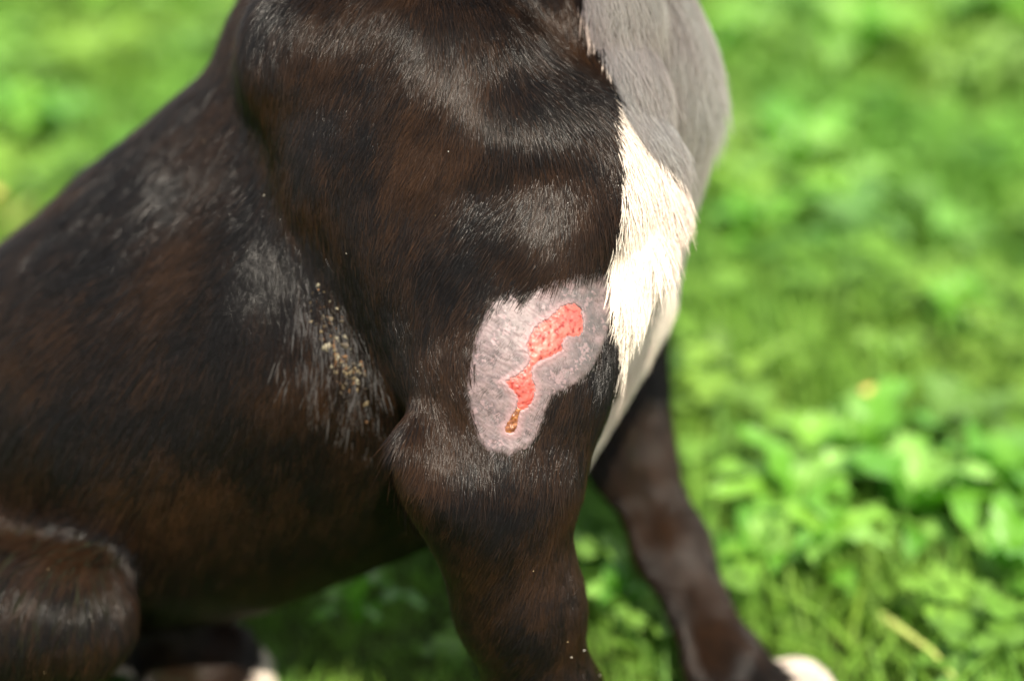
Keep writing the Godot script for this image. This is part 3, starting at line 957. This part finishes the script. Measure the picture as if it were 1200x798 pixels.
func build_coat(dog: Node3D, V: PackedVector3Array, N: PackedVector3Array, T: PackedVector3Array, W: PackedByteArray, WH: PackedFloat32Array, I: PackedInt32Array) -> void:
	var locks := []
	for k in 4: locks.append(hair_mesh(100 + k, 8, 0.023, 0.11, 0.16))
	var long_locks := []
	for k in 3: long_locks.append(hair_mesh(200 + k, 6, 0.026, 0.2, 0.15))
	var where := [[], [], [], [], [], [], []]
	var tint := [[], [], [], [], [], [], []]
	rng.seed = 901
	var bx := CRUST_A.length()
	var by := CRUST_B.length()
	var total := 0
	for f in range(0, I.size(), 3):
		var a := I[f]; var b := I[f + 1]; var c := I[f + 2]
		var area := (V[b] - V[a]).cross(V[c] - V[a]).length() * 0.5
		var mid := (V[a] + V[b] + V[c]) / 3.0
		var nm := (N[a] + N[b] + N[c]).normalized()
		# locks per square metre: thick where the coat is seen close
		var dens := 330000.0
		var length := 0.0135
		var g := W[a]
		var close := mid.z > -0.13 and mid.x > -0.16 and nm.z > -0.3
		if g == 1: length = 0.0115; dens = 560000.0
		if g == 1 and mid.y < 0.225: length = 0.0085; dens = 620000.0
		if g == 0 and close: dens = 400000.0 if mid.x > -0.08 else 260000.0
		if not close: dens = 120000.0; length = 0.018
		if g == 2 or g == 3 or g == 4: length = 0.010
		if mid.y < 0.05: length = 0.006; dens *= 1.4
		if mid.y > 0.46: length = 0.007; dens = 420000.0
		if g == 5: length = 0.005
		var count := area * dens
		var k := int(count) + (1 if rng.randf() < count - int(count) else 0)
		for h in k:
			var u := rng.randf(); var w := rng.randf()
			if u + w > 1.0: u = 1.0 - u; w = 1.0 - w
			var p := V[a] + (V[b] - V[a]) * u + (V[c] - V[a]) * w
			var n := (N[a] + (N[b] - N[a]) * u + (N[c] - N[a]) * w).normalized()
			var t := (T[a] + (T[b] - T[a]) * u + (T[c] - T[a]) * w)
			var l := length * rng.randf_range(0.8, 1.2)
			var uv := patch_uv(p)
			if uv.x < 1.0:
				var pd := poly_dist(uv, patch_poly) + rng.randfn(0.0, 0.0012) + 0.0035 * noise.get_noise_3dv(p * 130.0)
				pd -= 0.0012
				if pd < 0.0 and rng.randf() > 0.55 * exp(pd / 0.0014): continue
				l *= clampf(0.62 + pd / 0.011, 0.3, 1.0)
			var wh := WH[a] + (WH[b] - WH[a]) * u + (WH[c] - WH[a]) * w + rng.randfn(0.0, 0.0012)
			var col: Color
			var big := noise.get_noise_3dv(p * 14.0)
			var sm := noise.get_noise_3dv(p * 120.0)
			var kind := rng.randi() % 4
			var v := rng.randf_range(0.7, 1.3)
			if wh > 0.0:
				col = mixc(Color(0.80, 0.72, 0.61), Color(0.75, 0.63, 0.53), 0.5 + sm + rng.randf_range(-0.3, 0.3))
				col = mixc(col, Color(0.64, 0.48, 0.42), big * 1.2 + 0.25)
				v = rng.randf_range(0.85, 1.1)
				kind = 4 + rng.randi() % 3
				l *= 1.25
			else:
				var brown := 0.36 + big * 1.0 + sm * 0.6 + rng.randfn(0.0, 0.28) - (0.22 if g == 0 else -0.06)
				col = mixc(Color(0.004, 0.0032, 0.003), Color(0.024, 0.0115, 0.0055), brown)
				# scurfy armpit hairs; the silvery sheen there is put into their grey colour
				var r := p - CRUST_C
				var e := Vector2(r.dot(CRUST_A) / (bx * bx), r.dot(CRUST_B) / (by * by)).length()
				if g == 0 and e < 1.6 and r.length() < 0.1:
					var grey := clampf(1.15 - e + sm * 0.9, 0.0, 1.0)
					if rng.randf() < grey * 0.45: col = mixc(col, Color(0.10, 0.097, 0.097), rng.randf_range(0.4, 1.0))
			var n2 := (n + 0.0 * t).normalized()
			var y := (t - n2 * t.dot(n2)).normalized()
			y = y.rotated(n2, rng.randfn(0.0, 0.09) + 0.14 * noise.get_noise_3dv(p * 45.0 + Vector3(9, 9, 9)))
			var x := y.cross(n2)
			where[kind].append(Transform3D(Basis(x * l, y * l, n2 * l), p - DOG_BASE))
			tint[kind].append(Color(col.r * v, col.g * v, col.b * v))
			total += 1
	print("locks ", total)
	var black := mat_of(0.23, 0.29)
	var white := mat_of(0.45, 0.4)
	for k in 7:
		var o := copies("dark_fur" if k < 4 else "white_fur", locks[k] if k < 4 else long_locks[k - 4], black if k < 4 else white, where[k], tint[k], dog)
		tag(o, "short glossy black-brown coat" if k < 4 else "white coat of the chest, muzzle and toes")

# ---------------------------------------------------------------- clipped skin and open sore
func build_sore(dog: Node3D) -> void:
	var list := near_prims(PATCH_C, 0.10)
	var un := PATCH_U.cross(PATCH_V).normalized()
	if un.z < 0.0: un = -un
	var lo := Vector2(1, 1); var hi := -lo
	for q in patch_poly: lo = lo.min(q); hi = hi.max(q)
	lo -= Vector2.ONE * 0.006; hi += Vector2.ONE * 0.006
	var cs := 0.003
	var nx := int(ceil((hi.x - lo.x) / cs)) + 1
	var ny := int(ceil((hi.y - lo.y) / cs)) + 1
	var bp := PackedVector3Array(); var bn := PackedVector3Array()
	for j in ny:
		for i in nx:
			var p := PATCH_C + PATCH_U * (lo.x + i * cs) + PATCH_V * (lo.y + j * cs)
			var s := p + un * 0.03
			for it in 40:
				var d := field(s, list)
				s -= un * d * 0.9
				if absf(d) < 2e-5: break
			bp.append(s); bn.append(grad(s, list))
	patch_sheet(dog, lo, hi, cs, nx, bp, bn, 0)
	patch_sheet(dog, lo, hi, cs, nx, bp, bn, 1)
	patch_sheet(dog, lo, hi, cs, nx, bp, bn, 2)
	stubble(dog, lo, cs, nx, ny, bp, bn)

func base_at(q: Vector2, lo: Vector2, cs: float, nx: int, src: PackedVector3Array) -> Vector3:
	var fx := (q.x - lo.x) / cs; var fy := (q.y - lo.y) / cs
	var ny := src.size() / nx
	var i := clampi(int(fx), 0, nx - 2); var j := clampi(int(fy), 0, ny - 2)
	fx = clampf(fx - i, 0, 1); fy = clampf(fy - j, 0, 1)
	var a := src[j * nx + i].lerp(src[j * nx + i + 1], fx)
	var b := src[(j + 1) * nx + i].lerp(src[(j + 1) * nx + i + 1], fx)
	return a.lerp(b, fy)

func sheet_height(q: Vector2, kind: int, dp: float, dw: float, ds: float) -> float:   # metres above the skin
	var wr := fine.get_noise_2d(q.x * 260.0 + q.y * 420.0, q.y * 170.0 - q.x * 110.0)
	if kind == 0:
		var h := 0.0009 + 0.00016 * wr + 0.0003 * noise.get_noise_2d(q.x * 120.0, q.y * 120.0)
		var dm := minf(dw, ds)
		h += 0.00045 * exp(-pow(dm / 0.0016, 2.0))
		h -= 0.0014 * smoothstep(0.0, 0.0012, -dm)
		h -= 0.0022 * smoothstep(-0.001, 0.0045, dp)
		return h
	if kind == 1:
		var gr := cells.get_noise_2d(q.x * 480.0, q.y * 480.0)
		var g2 := cells.get_noise_2d(q.x * 1100.0 + 7.0, q.y * 1100.0)
		return 0.0004 + 0.00075 * smoothstep(-0.0006, 0.003, -dw) - 0.00028 * gr - 0.00016 * g2 + 0.0003 * noise.get_noise_2d(q.x * 200.0, q.y * 200.0)
	return 0.0006 + 0.0008 * smoothstep(-0.0006, 0.0018, -ds) + 0.0007 * fine.get_noise_2d(q.x * 330.0, q.y * 240.0)

func patch_sheet(dog: Node3D, lo: Vector2, hi: Vector2, cs: float, nx: int, bp: PackedVector3Array, bn: PackedVector3Array, kind: int) -> void:
	var st: float = [0.0005, 0.0004, 0.0004][kind]
	var l := lo; var h := hi
	if kind > 0:
		l = Vector2(1, 1); h = -l
		for q in (wound_poly if kind == 1 else scab_poly): l = l.min(q); h = h.max(q)
		l -= Vector2.ONE * 0.0012; h += Vector2.ONE * 0.0012
	var mx := int((h.x - l.x) / st) + 1
	var my := int((h.y - l.y) / st) + 1
	var v := PackedVector3Array(); var n := PackedVector3Array(); var c := PackedColorArray(); var idx := PackedInt32Array()
	var hh := PackedFloat32Array(); var ok := PackedByteArray()
	hh.resize(mx * my); ok.resize(mx * my)
	rng.seed = 300 + kind
	for j in my:
		for i in mx:
			var q := l + Vector2(i, j) * st
			var dp := poly_dist(q, patch_poly)
			var dw := poly_dist(q, wound_poly) + 0.0007 * fine.get_noise_2d(q.x * 520.0, q.y * 520.0)
			var ds := poly_dist(q, scab_poly)
			hh[j * mx + i] = sheet_height(q, kind, dp, dw, ds)
			ok[j * mx + i] = 1 if [dp < 0.0045, dw < 0.0008, ds < 0.0008][kind] else 0
			var grain := fine.get_noise_2d(q.x * 900.0 + q.y * 1500.0, q.y * 500.0 - q.x * 300.0)
			var mot := noise.get_noise_2d(q.x * 90.0 + 5.0, q.y * 90.0)
			var spk := fine.get_noise_2d(q.x * 2600.0, q.y * 2600.0)
			var col: Color
			if kind == 0:
				col = mixc(Color(0.155, 0.112, 0.113), Color(0.090, 0.068, 0.071), 0.5 + mot * 1.2)
				col = mixc(col, Color(0.215, 0.132, 0.134), (0.0035 - minf(dw, ds)) / 0.0035)
				col = mixc(col, Color(0.074, 0.067, 0.067), smoothstep(0.008, 0.022, q.x + q.y * 0.15) * (0.6 + mot))
				if mot + 0.5 * fine.get_noise_2d(q.x * 400.0, q.y * 400.0) > 0.42: col = mixc(col, Color(0.27, 0.18, 0.185), 0.5)
				if spk > 0.45: col = mixc(col, Color(0.06, 0.045, 0.042), 0.5)
				var f := 1.0 + 0.22 * grain
				col = Color(col.r * f, col.g * f, col.b * f)
			elif kind == 1:
				var gr := cells.get_noise_2d(q.x * 480.0, q.y * 480.0)
				col = mixc(Color(0.33, 0.070, 0.055), Color(0.32, 0.112, 0.086), 0.5 + mot * 0.8 + gr * 0.35)
				col = mixc(col, Color(0.16, 0.016, 0.015), (fine.get_noise_2d(q.x * 300.0 + 3.0, q.y * 300.0) - 0.1) * 2.2)
				col = mixc(col, Color(0.36, 0.035, 0.028), smoothstep(-0.002, -0.012, q.y) * (0.55 + mot * 0.8 + gr * 0.4))
				if dw > -0.0007: col = mixc(col, Color(0.42, 0.15, 0.13), 0.5)
			else:
				col = mixc(Color(0.17, 0.055, 0.018), Color(0.08, 0.024, 0.008), 0.5 + fine.get_noise_2d(q.x * 500.0, q.y * 500.0))
				if fine.get_noise_2d(q.x * 420.0 + 9.0, q.y * 420.0) > 0.3: col = Color(0.24, 0.10, 0.035)
			c.append(col)
	for j in my:
		for i in mx:
			var q := l + Vector2(i, j) * st
			var at := j * mx + i
			var b := base_at(q, lo, cs, nx, bp)
			var bnn := base_at(q, lo, cs, nx, bn).normalized()
			var gx := (hh[j * mx + mini(i + 1, mx - 1)] - hh[j * mx + maxi(i - 1, 0)]) / (2.0 * st)
			var gy := (hh[mini(j + 1, my - 1) * mx + i] - hh[maxi(j - 1, 0) * mx + i]) / (2.0 * st)
			v.append(b + bnn * hh[at] - DOG_BASE)
			n.append((bnn - PATCH_U * gx - PATCH_V * gy).normalized())
			if i < mx - 1 and j < my - 1 and ok[at] and ok[at + 1] and ok[at + mx] and ok[at + mx + 1]:
				idx.append_array([at, at + 1, at + mx, at + 1, at + mx + 1, at + mx])
	var m := mat_of([0.5, 0.46, 0.38][kind], [0.4, 0.42, 0.5][kind])
	if kind == 1:
		m.subsurf_scatter_enabled = true
		m.subsurf_scatter_strength = 0.12
	var o := mesh_node(["clipped_skin", "open_sore", "scab"][kind], array_mesh(v, n, c, idx), m, dog)
	o.set_meta("label", ["clipped patch of pinkish grey skin with stubble on the shoulder", "raw red sore with a granular wet surface", "orange-brown scab at the lower end of the sore"][kind])

func stubble(dog: Node3D, lo: Vector2, cs: float, nx: int, ny: int, bp: PackedVector3Array, bn: PackedVector3Array) -> void:
	var lm := [hair_mesh(401, 6, 0.05, 0.05, 0.6), hair_mesh(402, 6, 0.05, 0.05, 0.6)]
	var where := [[], []]
	var tint := [[], []]
	rng.seed = 55
	for k in 2800:
		var q := Vector2(lo.x + rng.randf() * (nx - 1) * cs, lo.y + rng.randf() * (ny - 1) * cs)
		var pd := poly_dist(q, patch_poly)
		if pd > 0.002 or minf(poly_dist(q, wound_poly), poly_dist(q, scab_poly)) < 0.0012: continue
		var b := base_at(q, lo, cs, nx, bp)
		var n := base_at(q, lo, cs, nx, bn).normalized()
		var way := (-PATCH_V * 0.9 - PATCH_U * (0.5 - 14.0 * q.x)).normalized().rotated(n, rng.randfn(0.0, 0.13))
		var y := (way - n * way.dot(n)).normalized()
		var l := rng.randf_range(0.0015, 0.0028)
		where[k % 2].append(Transform3D(Basis(y.cross(n) * l, y * l, n * l), b + n * 0.0008 - DOG_BASE))
		var edge := clampf(1.0 + pd / 0.006, 0.0, 1.0)
		var dark := rng.randf() < 0.22 + 0.5 * edge
		tint[k % 2].append(Color(0.045, 0.035, 0.03) if dark else mixc(Color(0.11, 0.088, 0.088), Color(0.20, 0.17, 0.17), rng.randf()))
	for k in 2:
		tag(copies("stubble", lm[k], mat_of(0.5, 0.4), where[k], tint[k], dog), "fine grey stubble on the clipped skin")

func lump_mesh(seedn: int) -> ArrayMesh:
	var sp := SphereMesh.new()
	sp.radial_segments = 9; sp.rings = 5; sp.radius = 1.0; sp.height = 2.0
	var a := sp.surface_get_arrays(0)
	var v: PackedVector3Array = a[Mesh.ARRAY_VERTEX]
	for i in v.size():
		v[i] *= 1.0 + 0.95 * fine.get_noise_3dv(v[i] * 0.9 + Vector3(seedn, 0, 0))
	var st := SurfaceTool.new()
	st.begin(Mesh.PRIMITIVE_TRIANGLES)
	for i in v.size(): st.add_vertex(v[i])
	for i in (a[Mesh.ARRAY_INDEX] as PackedInt32Array): st.add_index(i)
	st.generate_normals()
	return st.commit()

func settle(p: Vector3, list: PackedInt32Array) -> Vector3:
	for it in 30:
		var d := field(p, list)
		p -= grad(p, list) * d * 0.9
		if absf(d) < 3e-5: break
	return p

func build_crusts(dog: Node3D) -> void:
	var list := near_prims(CRUST_C, 0.08)
	var lumps := [lump_mesh(1), lump_mesh(5), lump_mesh(9)]
	var where := [[], [], []]
	var tint := [[], [], []]
	rng.seed = 66
	for k in 230:
		var a := rng.randfn(0.0, 0.40); var b := rng.randfn(0.0, 0.20)
		var p := settle(CRUST_C + CRUST_A * (a + 0.25) + CRUST_B * b, list)
		var n := grad(p, list)
		var s := rng.randf_range(0.0003, 0.0008) * (1.9 if rng.randf() < 0.08 else 1.0)
		var x := n.cross(Vector3(0.3, 0.8, 0.2)).normalized().rotated(n, rng.randf() * TAU)
		where[k % 3].append(Transform3D(Basis(x * s * rng.randf_range(0.8, 1.9), n.cross(x) * s, n * s * 0.45), p + n * rng.randf_range(0.0003, 0.0019) - DOG_BASE))
		tint[k % 3].append([Color(0.115, 0.085, 0.045), Color(0.15, 0.13, 0.09), Color(0.10, 0.048, 0.018), Color(0.045, 0.034, 0.022)][rng.randi() % 4])
	for k in 3:
		tag(copies("skin_crust", lumps[k], mat_of(0.6, 0.4), where[k], tint[k], dog), "pale crusty scale in the dog's armpit")

func build_face_and_claws(dog: Node3D) -> void:
	var horn := mat_of(0.35, 0.5, false)
	horn.albedo_color = Color(0.16, 0.13, 0.12)
	for i in range(0, CLAWS.size(), 6):
		var t := Vector3(CLAWS[i], CLAWS[i + 1], CLAWS[i + 2])
		var f := Vector3(CLAWS[i + 3], CLAWS[i + 4], CLAWS[i + 5])
		var pts := []; var rad := []
		for k in 6:
			var u := k / 5.0
			pts.append(f * (0.002 + 0.013 * u) + Vector3.UP * (0.002 - 0.009 * u * u))
			rad.append(0.0032 * (1.0 - u * 0.92))
		mesh_node("claw", tube(pts, rad, 8), horn, dog, t - DOG_BASE)
	var wet := mat_of(0.12, 0.5, false)
	wet.albedo_color = Color(0.10, 0.06, 0.04)
	for s in [-1.0, 1.0]:
		var em := SphereMesh.new()
		em.radius = 0.0105; em.height = 0.021; em.radial_segments = 24; em.rings = 14
		mesh_node("eye", em, wet, dog, HEAD_C + HEAD_F * 0.055 + HEAD_S * 0.031 * s + HEAD_U * 0.018 - DOG_BASE)
	var nose := mat_of(0.35, 0.5, false)
	nose.albedo_color = Color(0.07, 0.06, 0.06)
	var nm := SphereMesh.new()
	nm.radius = 1.0; nm.height = 2.0; nm.radial_segments = 24; nm.rings = 14
	var o := mesh_node("nose", nm, nose, dog)
	o.transform = Transform3D(Basis(HEAD_S * 0.016, HEAD_U * 0.011, HEAD_F * 0.010), HEAD_C + HEAD_F * 0.143 - HEAD_U * 0.006 - DOG_BASE)
	for s in [-1.0, 1.0]:
		var h := SphereMesh.new()
		h.radius = 0.0032; h.height = 0.0064; h.radial_segments = 12; h.rings = 8
		mesh_node("nostril", h, mat_black(), o, Vector3(0.42 * s, -0.1, 0.86)).scale = Vector3(70, 110, 60)

func mat_black() -> StandardMaterial3D:
	var m := mat_of(0.6, 0.2, false)
	m.albedo_color = Color(0.02, 0.015, 0.015)
	return m

func build_grit(V: PackedVector3Array, N: PackedVector3Array, W: PackedByteArray, I: PackedInt32Array) -> void:
	var lm := lump_mesh(3)
	var where := []
	var tint := []
	rng.seed = 707
	for k in 60000:
		var f := (rng.randi() % (I.size() / 3)) * 3
		var a := I[f]
		var p := V[a].lerp(V[I[f + 1]], rng.randf()).lerp(V[I[f + 2]], rng.randf() * 0.6)
		if N[a].z < 0.1 or p.y > 0.36: continue
		var keep := 0.0
		if W[a] == 1: keep = 0.004 + 0.16 * pow(maxf(noise.get_noise_3dv(p * 22.0) - 0.1, 0.0), 1.5)
		elif W[a] == 3: keep = 0.012
		elif W[a] == 0: keep = 0.0012
		if rng.randf() > keep: continue
		var s := rng.randf_range(0.00010, 0.00024)
		where.append(Transform3D(Basis(Vector3(rng.randf(), rng.randf(), rng.randf()).normalized(), rng.randf() * 3.0).scaled(Vector3(s, s * 0.8, s * 1.2)), p + N[a] * rng.randf_range(0.001, 0.0026)))
		tint.append([Color(0.6, 0.55, 0.45), Color(0.7, 0.68, 0.62), Color(0.5, 0.38, 0.2)][rng.randi() % 3])
	print("grit ", where.size())
	tag(copies("sand_grains", lm, mat_of(0.3, 0.5), where, tint, self), "tiny pale grains of sand caught in the dog's coat", "sand", "", "stuff")
